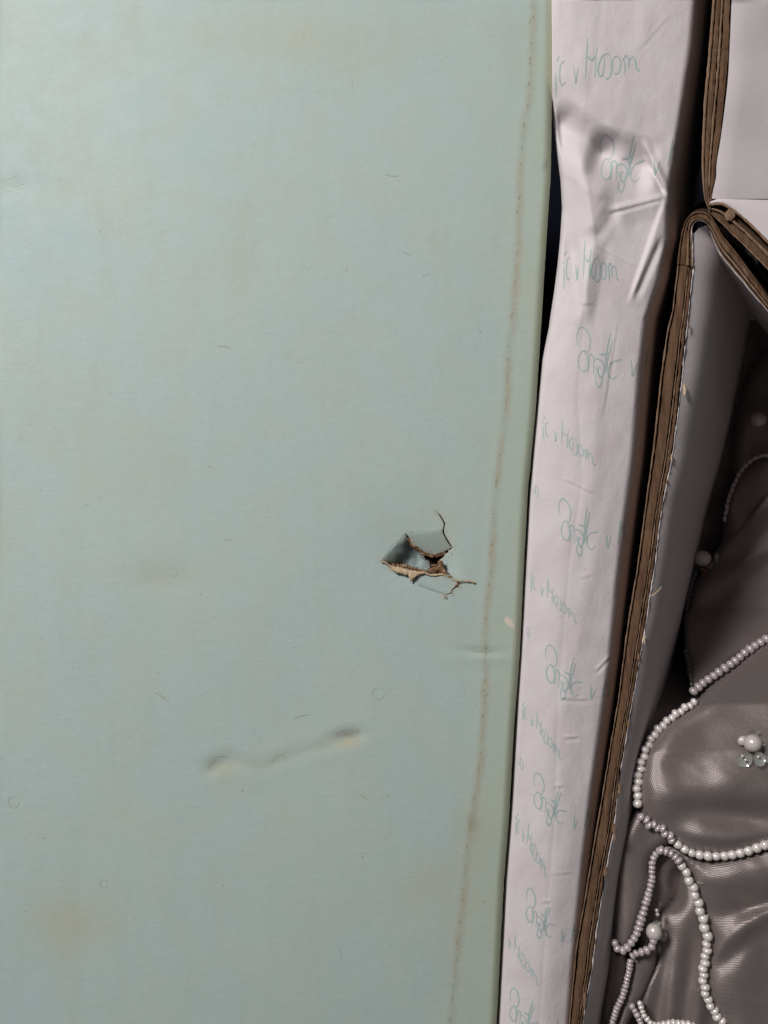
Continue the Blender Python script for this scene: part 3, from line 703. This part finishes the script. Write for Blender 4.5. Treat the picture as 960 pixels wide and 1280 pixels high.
# ------------------------------------------------------------------ GOWN
gown = root('satin_gown', 'grey satin gown with pearl beaded scalloped edges lying inside the cardboard box', 'gown', (0, 0, 0))
def gz(x, y):
    """general lie of the gown in the box"""
    z = np.interp(y, [380, 480, 600, 700, 760, 820, 880, 940, 1000, 1100, 1345], [-350, -348, -335, -318, -280, -190, -85, -44, -34, -34, -40])
    return z+np.interp(x, [760, 800, 900, 1000, 1120], [-14, -6, 0, 4, 10])
def cloth(name, poly, zf, w_=12, drop=16, skirt=40, step=3.2, label=None):
    sm = cr(poly+[poly[0]], 4)[:-1]; L = plen(np.r_[sm, sm[:1]]); nb = int(L/step)
    bd = resample(np.r_[sm, sm[:1]], nb+1)[:-1]
    x0, y0 = bd.min(0); x1, y1 = bd.max(0); gxs, gys = np.meshgrid(np.arange(x0, x1, step), np.arange(y0, y1, step)); gxs = gxs.ravel()+rng.uniform(-.2, .2, gxs.size); gys = gys.ravel()
    ok = inpoly(gxs, gys, bd); gxs, gys = gxs[ok], gys[ok]; ok = dpoly(gxs, gys, bd, True) > step*.6; gxs, gys = gxs[ok], gys[ok]
    pts_ = [Vector(p) for p in bd]+[Vector(p) for p in zip(gxs, gys)]
    vo_, _, fo_, *_ = delaunay_2d_cdt(pts_, [(i, (i+1) % nb) for i in range(nb)], [], 1, 1e-4)
    vo_ = np.array([tuple(q) for q in vo_]); d = dpoly(vo_[:, 0], vo_[:, 1], bd, True)
    e = np.clip(1-d/w_, 0, 1)
    z = zf(vo_[:, 0], vo_[:, 1])-drop*(1-np.sqrt(np.clip(1-e*e, 0, 1)))
    vv_ = VA(vo_[:, 0], vo_[:, 1], z).tolist(); fs_ = []
    ec = {}
    for f_ in fo_:
        a, b, c = (vo_[i] for i in f_[:3])
        if (b[0]-a[0])*(c[1]-a[1])-(b[1]-a[1])*(c[0]-a[0]) > 0: f_ = list(f_)[::-1]
        fs_.append(tuple(f_))
        for p, q in zip(f_, list(f_[1:])+[f_[0]]): ec[(p, q)] = 1
    cx, cy = vo_.mean(0)
    low = {}
    def lowv(i):
        if i not in low:
            x, y = vo_[i]; dx, dy = cx-x, cy-y; l_ = math.hypot(dx, dy)
            low[i] = len(vv_); vv_.append(list(V(x+dx/l_*4, y+dy/l_*4, z[i]-skirt)))
        return low[i]
    for (p, q) in list(ec):
        if (q, p) not in ec: fs_.append((q, p, lowv(p), lowv(q)))
    o = mesh_obj(name, vv_, fs_, M_satin, gown)
    if label: o['label'] = label
    return o
def wave(x, y, ang, wl, ph=0): return np.sin(((x*math.cos(ang)+y*math.sin(ang))/wl)*2*math.pi+ph)
# lining beneath everything
gxs, gys = np.meshgrid(np.arange(770, 1301, 5.0), np.arange(400, 1346, 5.0)); nr, nc = gxs.shape
zb = np.maximum(gz(gxs, gys)-50+8*wave(gxs, gys, .4, 90)+5*n1(gxs/25, gys/30)-40*sst(40, 0, gxs-770), -398+3*n1(gxs/25, gys/30))
zb = np.maximum(zb-100*sst(900, 800, gys)*sst(960, 900, gxs), -400+3*n1(gxs/25, gys/30))
mesh_obj('underskirt', VA(gxs.ravel(), gys.ravel(), zb.ravel()), [(j*nc+i, (j+1)*nc+i, (j+1)*nc+i+1, j*nc+i+1) for j in range(nr-1) for i in range(nc-1)], M_satin, gown)
f0 = lambda x, y: gz(x, y)-8+7*n1(x/30, y/35)
cloth('bodice_panel', [(925, 500), (935, 465), (955, 440), (1000, 425), (1118, 430), (1118, 640), (960, 640), (920, 600), (918, 550)], f0, 24, 30)
cloth('bodice_panel', [(906, 652), (908, 625), (920, 595), (942, 572), (975, 562), (1118, 555), (1118, 720), (960, 720), (905, 700)], lambda x, y: gz(x, y)+2+6*n1(x/30, y/35), 20, 22)
def f1(x, y):
    z = gz(x, y)+10+5*n1(x/45+2, y/40)+5*wave(x, y, 1.0, 85, .5)
    z += 9*gs(x, y, 940, 700, 45, 10, -.55)-7*gs(x, y, 925, 728, 50, 9, -.6)+6*gs(x, y, 935, 765, 30, 12, -.3); return z
cloth('scalloped_petal', [(869, 866), (860, 845), (856, 800), (857, 760), (868, 732), (884, 706), (905, 676), (925, 651), (945, 628), (975, 604), (1118, 570), (1118, 760), (1000, 782), (962, 798), (930, 815), (900, 837), (882, 852)], f1, 22, 26)
def f2(x, y):
    z = gz(x, y)+13+4*n1(x/40+5, y/40)
    z += -12*gs(x, y, 940, 838, 60, 14, -.45)+14*gs(x, y, 905, 985, 80, 24, -.22)-8*gs(x, y, 930, 905, 60, 24, -.2)
    z += .7*n2((x+y*.5)/34, (y-x*.5)/14)*sst(870, 930, y)
    z += -13*gs(x, y, 920, 1018, 60, 12, .08)+5*gs(x, y, 900, 1050, 60, 10, .05)+5*gs(x, y, 825, 975, 16, 35); return z
cloth('scalloped_petal', [(870, 876), (850, 889), (830, 904), (815, 921), (804, 944), (798, 970), (797, 995), (801, 1014), (812, 1030), (828, 1040), (842, 1052), (862, 1064), (885, 1069), (915, 1067), (960, 1054), (1010, 1043), (1118, 1020), (1118, 800), (1010, 788), (962, 800), (925, 822), (895, 845)], f2, 26, 22)
def f3(x, y):
    z = gz(x, y)+6+4*n2(x/40, y/45)
    z += 1.0*n1((x+y*.7)/34, (y-x*.7)/14)
    z += 9*gs(x, y, 940, 1094, 50, 13, -.15)-14*gs(x, y, 955, 1130, 30, 8, -.2)+11*gs(x, y, 935, 1160, 36, 9, -.7)-8*gs(x, y, 920, 1185, 30, 9, -.8)+6*gs(x, y, 930, 1235, 26, 60, .15)
    return z
cloth('scalloped_petal', [(832, 1058), (845, 1060), (885, 1072), (960, 1058), (1118, 1020), (1118, 1345), (932, 1345), (908, 1292), (890, 1255), (882, 1222), (886, 1180), (878, 1135), (865, 1100), (850, 1074)], f3, 24, 18)
cloth('scalloped_petal', [(795, 1012), (780, 1035), (770, 1065), (765, 1110), (766, 1150), (769, 1180), (780, 1190), (790, 1181), (801, 1152), (809, 1125), (815, 1102), (815, 1078), (830, 1060), (845, 1045), (820, 1020)], lambda x, y: gz(x, y)+2+3*wave(x, y, 0, 60, 1), 17, 22)
def f5(x, y):
    z = gz(x, y)-14+2*n1(x/30, y/30)
    z -= 60*gs(x, y, 834, 1100, 14, 24); z += 4*wave(x, y, .12, 34, 2)*sst(1140, 1200, y); return z
cloth('skirt_panel', [(825, 1075), (850, 1078), (866, 1108), (880, 1150), (884, 1210), (884, 1240), (898, 1275), (925, 1345), (800, 1345), (806, 1290), (800, 1262), (808, 1235), (820, 1205), (824, 1170), (822, 1110)], f5, 10, 10)
cloth('skirt_fold', [(788, 1197), (800, 1190), (818, 1186), (821, 1198), (814, 1220), (803, 1247), (790, 1270), (778, 1300), (772, 1345), (752, 1345), (764, 1295), (775, 1262), (783, 1230)], lambda x, y: gz(x, y)-6+0*x, 12, 14)
cloth('skirt_fold', [(760, 1180), (772, 1190), (784, 1195), (780, 1230), (770, 1262), (760, 1290), (752, 1260), (758, 1215)], lambda x, y: gz(x, y)-26+0*x, 10, 12)

# beads
def sphere(name, seg_=14, rings=9, flat=1.0):
    vs_ = []; fs_ = []
    for r in range(rings+1):
        th = math.pi*r/rings
        for k in range(seg_):
            a = 2*math.pi*k/seg_; vs_.append((math.sin(th)*math.cos(a), math.sin(th)*math.sin(a), math.cos(th)))
    for r in range(rings):
        for k in range(seg_): fs_.append((r*seg_+k, (r+1)*seg_+k, (r+1)*seg_+(k+1) % seg_, r*seg_+(k+1) % seg_))
    me = bpy.data.meshes.new(name); me.from_pydata(vs_, [], fs_); me.polygons.foreach_set('use_smooth', np.ones(len(me.polygons), dtype=bool)); return me
def with_mat(me, m): c = me.copy(); c.materials.append(m); return c
S0 = sphere('bead'); S_p = with_mat(S0, M_pearl); S_d = with_mat(S0, M_pearl_d); S_a = with_mat(S0, M_amber); S_s = with_mat(S0, M_smoke)
SB = sphere('pearl', 28, 18); S_b = with_mat(SB, M_big)
def bead_string(path, z, dia, gap, me, thick=.78, label=None, zj=1.0, zig=0.0):
    """path in photo points; z a number or a list along the path; dia and gap a number or a list"""
    P = cr(path, 8); L = plen(P); d = np.r_[0, np.cumsum(np.hypot(*np.diff(P, axis=0).T))]
    st = bpy.data.objects.new('bead_string', None); st.empty_display_size = .003; link(st, gown)
    if label: st['label'] = label
    f = lambda a, t: float(np.interp(t, np.linspace(0, 1, len(a)), a)) if isinstance(a, (list, tuple)) else a
    s_ = 0.0; i = 0
    while s_ <= L:
        t = s_/L; x = np.interp(s_, d, P[:, 0]); y = np.interp(s_, d, P[:, 1]); x2 = np.interp(min(L, s_+1), d, P[:, 0]); y2 = np.interp(min(L, s_+1), d, P[:, 1])
        x1 = np.interp(max(0, s_-1), d, P[:, 0]); y1 = np.interp(max(0, s_-1), d, P[:, 1]); a = math.atan2(-(y2-y1), x2-x1)
        zz = (float(z(x, y)) if callable(z) else f(z, t))+random.uniform(-zj, zj)
        zg = zig*(1 if i % 2 else -1); xo, yo = x-math.sin(a)*zg, y-math.cos(a)*zg
        o = bpy.data.objects.new('pearl_bead', me); link(o, st); o.location = V(xo+random.uniform(-.3, .3), yo+random.uniform(-.3, .3), zz)
        g = f(gap, t); D = f(dia, t)*random.uniform(.88, 1.07); k = (DC-zz)/DC*U
        o.scale = (max(g*.62, D*.5*thick)*k, D*.5*k, D*.5*k)
        o.rotation_euler = (random.uniform(-.3, .3), random.uniform(-.35, .35), a+random.uniform(-.22, .22))
        s_ += g*random.uniform(.93, 1.07); i += 1
    return st
bz = lambda off: (lambda x, y: gz(x, y)+off)
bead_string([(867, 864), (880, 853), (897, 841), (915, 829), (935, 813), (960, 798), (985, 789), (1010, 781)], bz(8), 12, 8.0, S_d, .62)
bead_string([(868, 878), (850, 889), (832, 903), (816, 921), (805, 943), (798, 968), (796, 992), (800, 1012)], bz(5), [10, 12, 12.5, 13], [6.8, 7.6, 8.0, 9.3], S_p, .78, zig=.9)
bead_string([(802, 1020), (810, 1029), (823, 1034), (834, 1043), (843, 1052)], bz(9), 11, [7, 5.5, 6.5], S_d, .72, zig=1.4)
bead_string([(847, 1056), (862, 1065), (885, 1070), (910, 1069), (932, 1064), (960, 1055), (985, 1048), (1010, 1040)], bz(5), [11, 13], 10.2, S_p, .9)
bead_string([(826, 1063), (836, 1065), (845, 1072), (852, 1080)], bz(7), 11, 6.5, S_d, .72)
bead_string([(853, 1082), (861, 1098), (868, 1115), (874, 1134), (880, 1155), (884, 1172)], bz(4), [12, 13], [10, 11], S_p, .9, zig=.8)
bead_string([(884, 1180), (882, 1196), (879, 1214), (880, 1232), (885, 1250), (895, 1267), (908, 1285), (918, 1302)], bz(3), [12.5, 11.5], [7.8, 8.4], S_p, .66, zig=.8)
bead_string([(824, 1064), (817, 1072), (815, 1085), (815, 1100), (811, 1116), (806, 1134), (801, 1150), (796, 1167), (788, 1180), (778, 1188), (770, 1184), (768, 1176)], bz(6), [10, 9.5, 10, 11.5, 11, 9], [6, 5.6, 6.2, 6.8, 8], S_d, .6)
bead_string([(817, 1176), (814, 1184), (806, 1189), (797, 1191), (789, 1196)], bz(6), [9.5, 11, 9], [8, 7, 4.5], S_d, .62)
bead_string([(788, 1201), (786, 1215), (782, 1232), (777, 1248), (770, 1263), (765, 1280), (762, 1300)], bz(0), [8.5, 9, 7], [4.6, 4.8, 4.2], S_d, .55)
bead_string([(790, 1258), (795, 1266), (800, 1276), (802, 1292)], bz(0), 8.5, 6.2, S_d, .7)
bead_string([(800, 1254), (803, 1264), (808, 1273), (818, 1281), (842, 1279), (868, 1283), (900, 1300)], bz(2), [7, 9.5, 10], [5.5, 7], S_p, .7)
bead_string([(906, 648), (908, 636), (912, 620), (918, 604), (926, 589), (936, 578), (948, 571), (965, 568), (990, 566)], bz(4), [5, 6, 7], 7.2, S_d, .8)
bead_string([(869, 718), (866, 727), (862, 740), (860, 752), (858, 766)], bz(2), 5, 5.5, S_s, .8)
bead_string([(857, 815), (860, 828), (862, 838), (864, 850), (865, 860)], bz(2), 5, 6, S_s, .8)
def ball(name, x, y, z, r, me, parent, sc_=(1, 1, 1), rot=(0, 0, 0)):
    o = bpy.data.objects.new(name, me); link(o, parent); o.location = V(x, y, z); k = (DC-z)/DC*U*r
    o.scale = tuple(k*q for q in sc_); o.rotation_euler = rot; return o
def cup_mesh():
    vs_ = [(0, 0, 0)]; fs_ = []; prof = [(.25, .02), (.5, .06), (.8, .22), (1.0, .42)]; n_ = 20
    for r, z in prof:
        for k in range(n_): a = 2*math.pi*k/n_; vs_.append((r*math.cos(a), r*math.sin(a), z+.04*math.sin(6*a)*(r > .7)))
    for k in range(n_): fs_.append((0, 1+k, 1+(k+1) % n_))
    for r in range(3):
        for k in range(n_): fs_.append((1+r*n_+k, 1+(r+1)*n_+k, 1+(r+1)*n_+(k+1) % n_, 1+r*n_+(k+1) % n_))
    me = bpy.data.meshes.new('sequin'); me.from_pydata(vs_, [], fs_); me.materials.append(M_seq); me.polygons.foreach_set('use_smooth', np.ones(len(me.polygons), dtype=bool)); return me
CUP = cup_mesh()
def ornament(label): o = bpy.data.objects.new('pearl_ornament', None); o.empty_display_size = .003; link(o, gown); o['label'] = label; return o
o1 = ornament('large pearl ringed by clear iridescent sequins')
z0 = float(f2(np.array(941.), np.array(929.)))
ball('large_pearl', 941, 929, z0+15, 11.2, S_b, o1)
ball('large_pearl', 929, 926, z0+6, 7.0, S_b, o1, (1, .9, .7))
for x, y, r, zz, rot in [(929, 948, 9.5, 3, (.2, -.1, 0)), (947, 949, 8.5, 4, (-.3, .2, 0)), (941, 914, 7, 5, (.7, 0, 0)), (958, 934, 9, 4, (0, .6, 0)), (956, 946, 7, 3, (.2, -.4, 1))]:
    ball('sequin', x, y, float(f2(np.array(float(x)), np.array(float(y))))+zz+3.5, r*1.05, CUP, o1, rot=rot)
for x, y in ((928, 945), (932, 950), (954, 931), (948, 946)): ball('seed_bead', x, y, float(f2(np.array(float(x)), np.array(float(y))))+11, 1.8, S_p, o1)
o2 = ornament('pearl with amber seed beads beside the dark fold')
z0 = float(gz(878, 698))+14
ball('large_pearl', 878.5, 698, z0, 10.2, S_b, o2); ball('sequin', 893, 697, z0-6, 7, CUP, o2, rot=(0, .9, 0)); ball('sequin', 888, 706, z0-8, 5.5, CUP, o2, rot=(.6, .5, 0))
for x, y, r in ((877, 711, 2.6), (881, 713, 2.8), (879, 718, 2.4), (883, 708, 2.2)): ball('seed_bead', x, y, z0-6, r, S_a, o2)
o3 = ornament('pale pearl hanging between two loops of beads')
z0 = float(gz(818, 1164))+4
ball('large_pearl', 817.5, 1165, z0, 9.8, S_b, o3, (1, 1.1, 1)); ball('sequin', 820, 1152, z0+3, 6, CUP, o3, rot=(.6, 0, 0)); ball('seed_bead', 816, 1177, z0+2, 3, S_a, o3)
ball('seed_bead', 822, 1143, z0, 2.6, S_d, o3); ball('seed_bead', 821, 1138, z0, 2.4, S_d, o3); ball('sequin', 827, 1170, z0-6, 6, CUP, o3, rot=(0, .5, 0))
o4 = ornament('dim pearl deep in the shaded top of the gown')
ball('large_pearl', 948, 524, float(gz(948, 524))+16, 10, S_b, o4)
# thread ends among the beads
for p in ([(871, 1103), (874, 1103), (879, 1105)], [(883, 1146), (885, 1143), (884, 1150)], [(812, 1013), (815, 1018)], [(952, 1056), (953, 1049)]):
    v, f_ = ribbon(p, .9, lambda x, y: gz(x, y)+12, 0); mesh_obj('thread_end', v, f_, M_thread, gown)
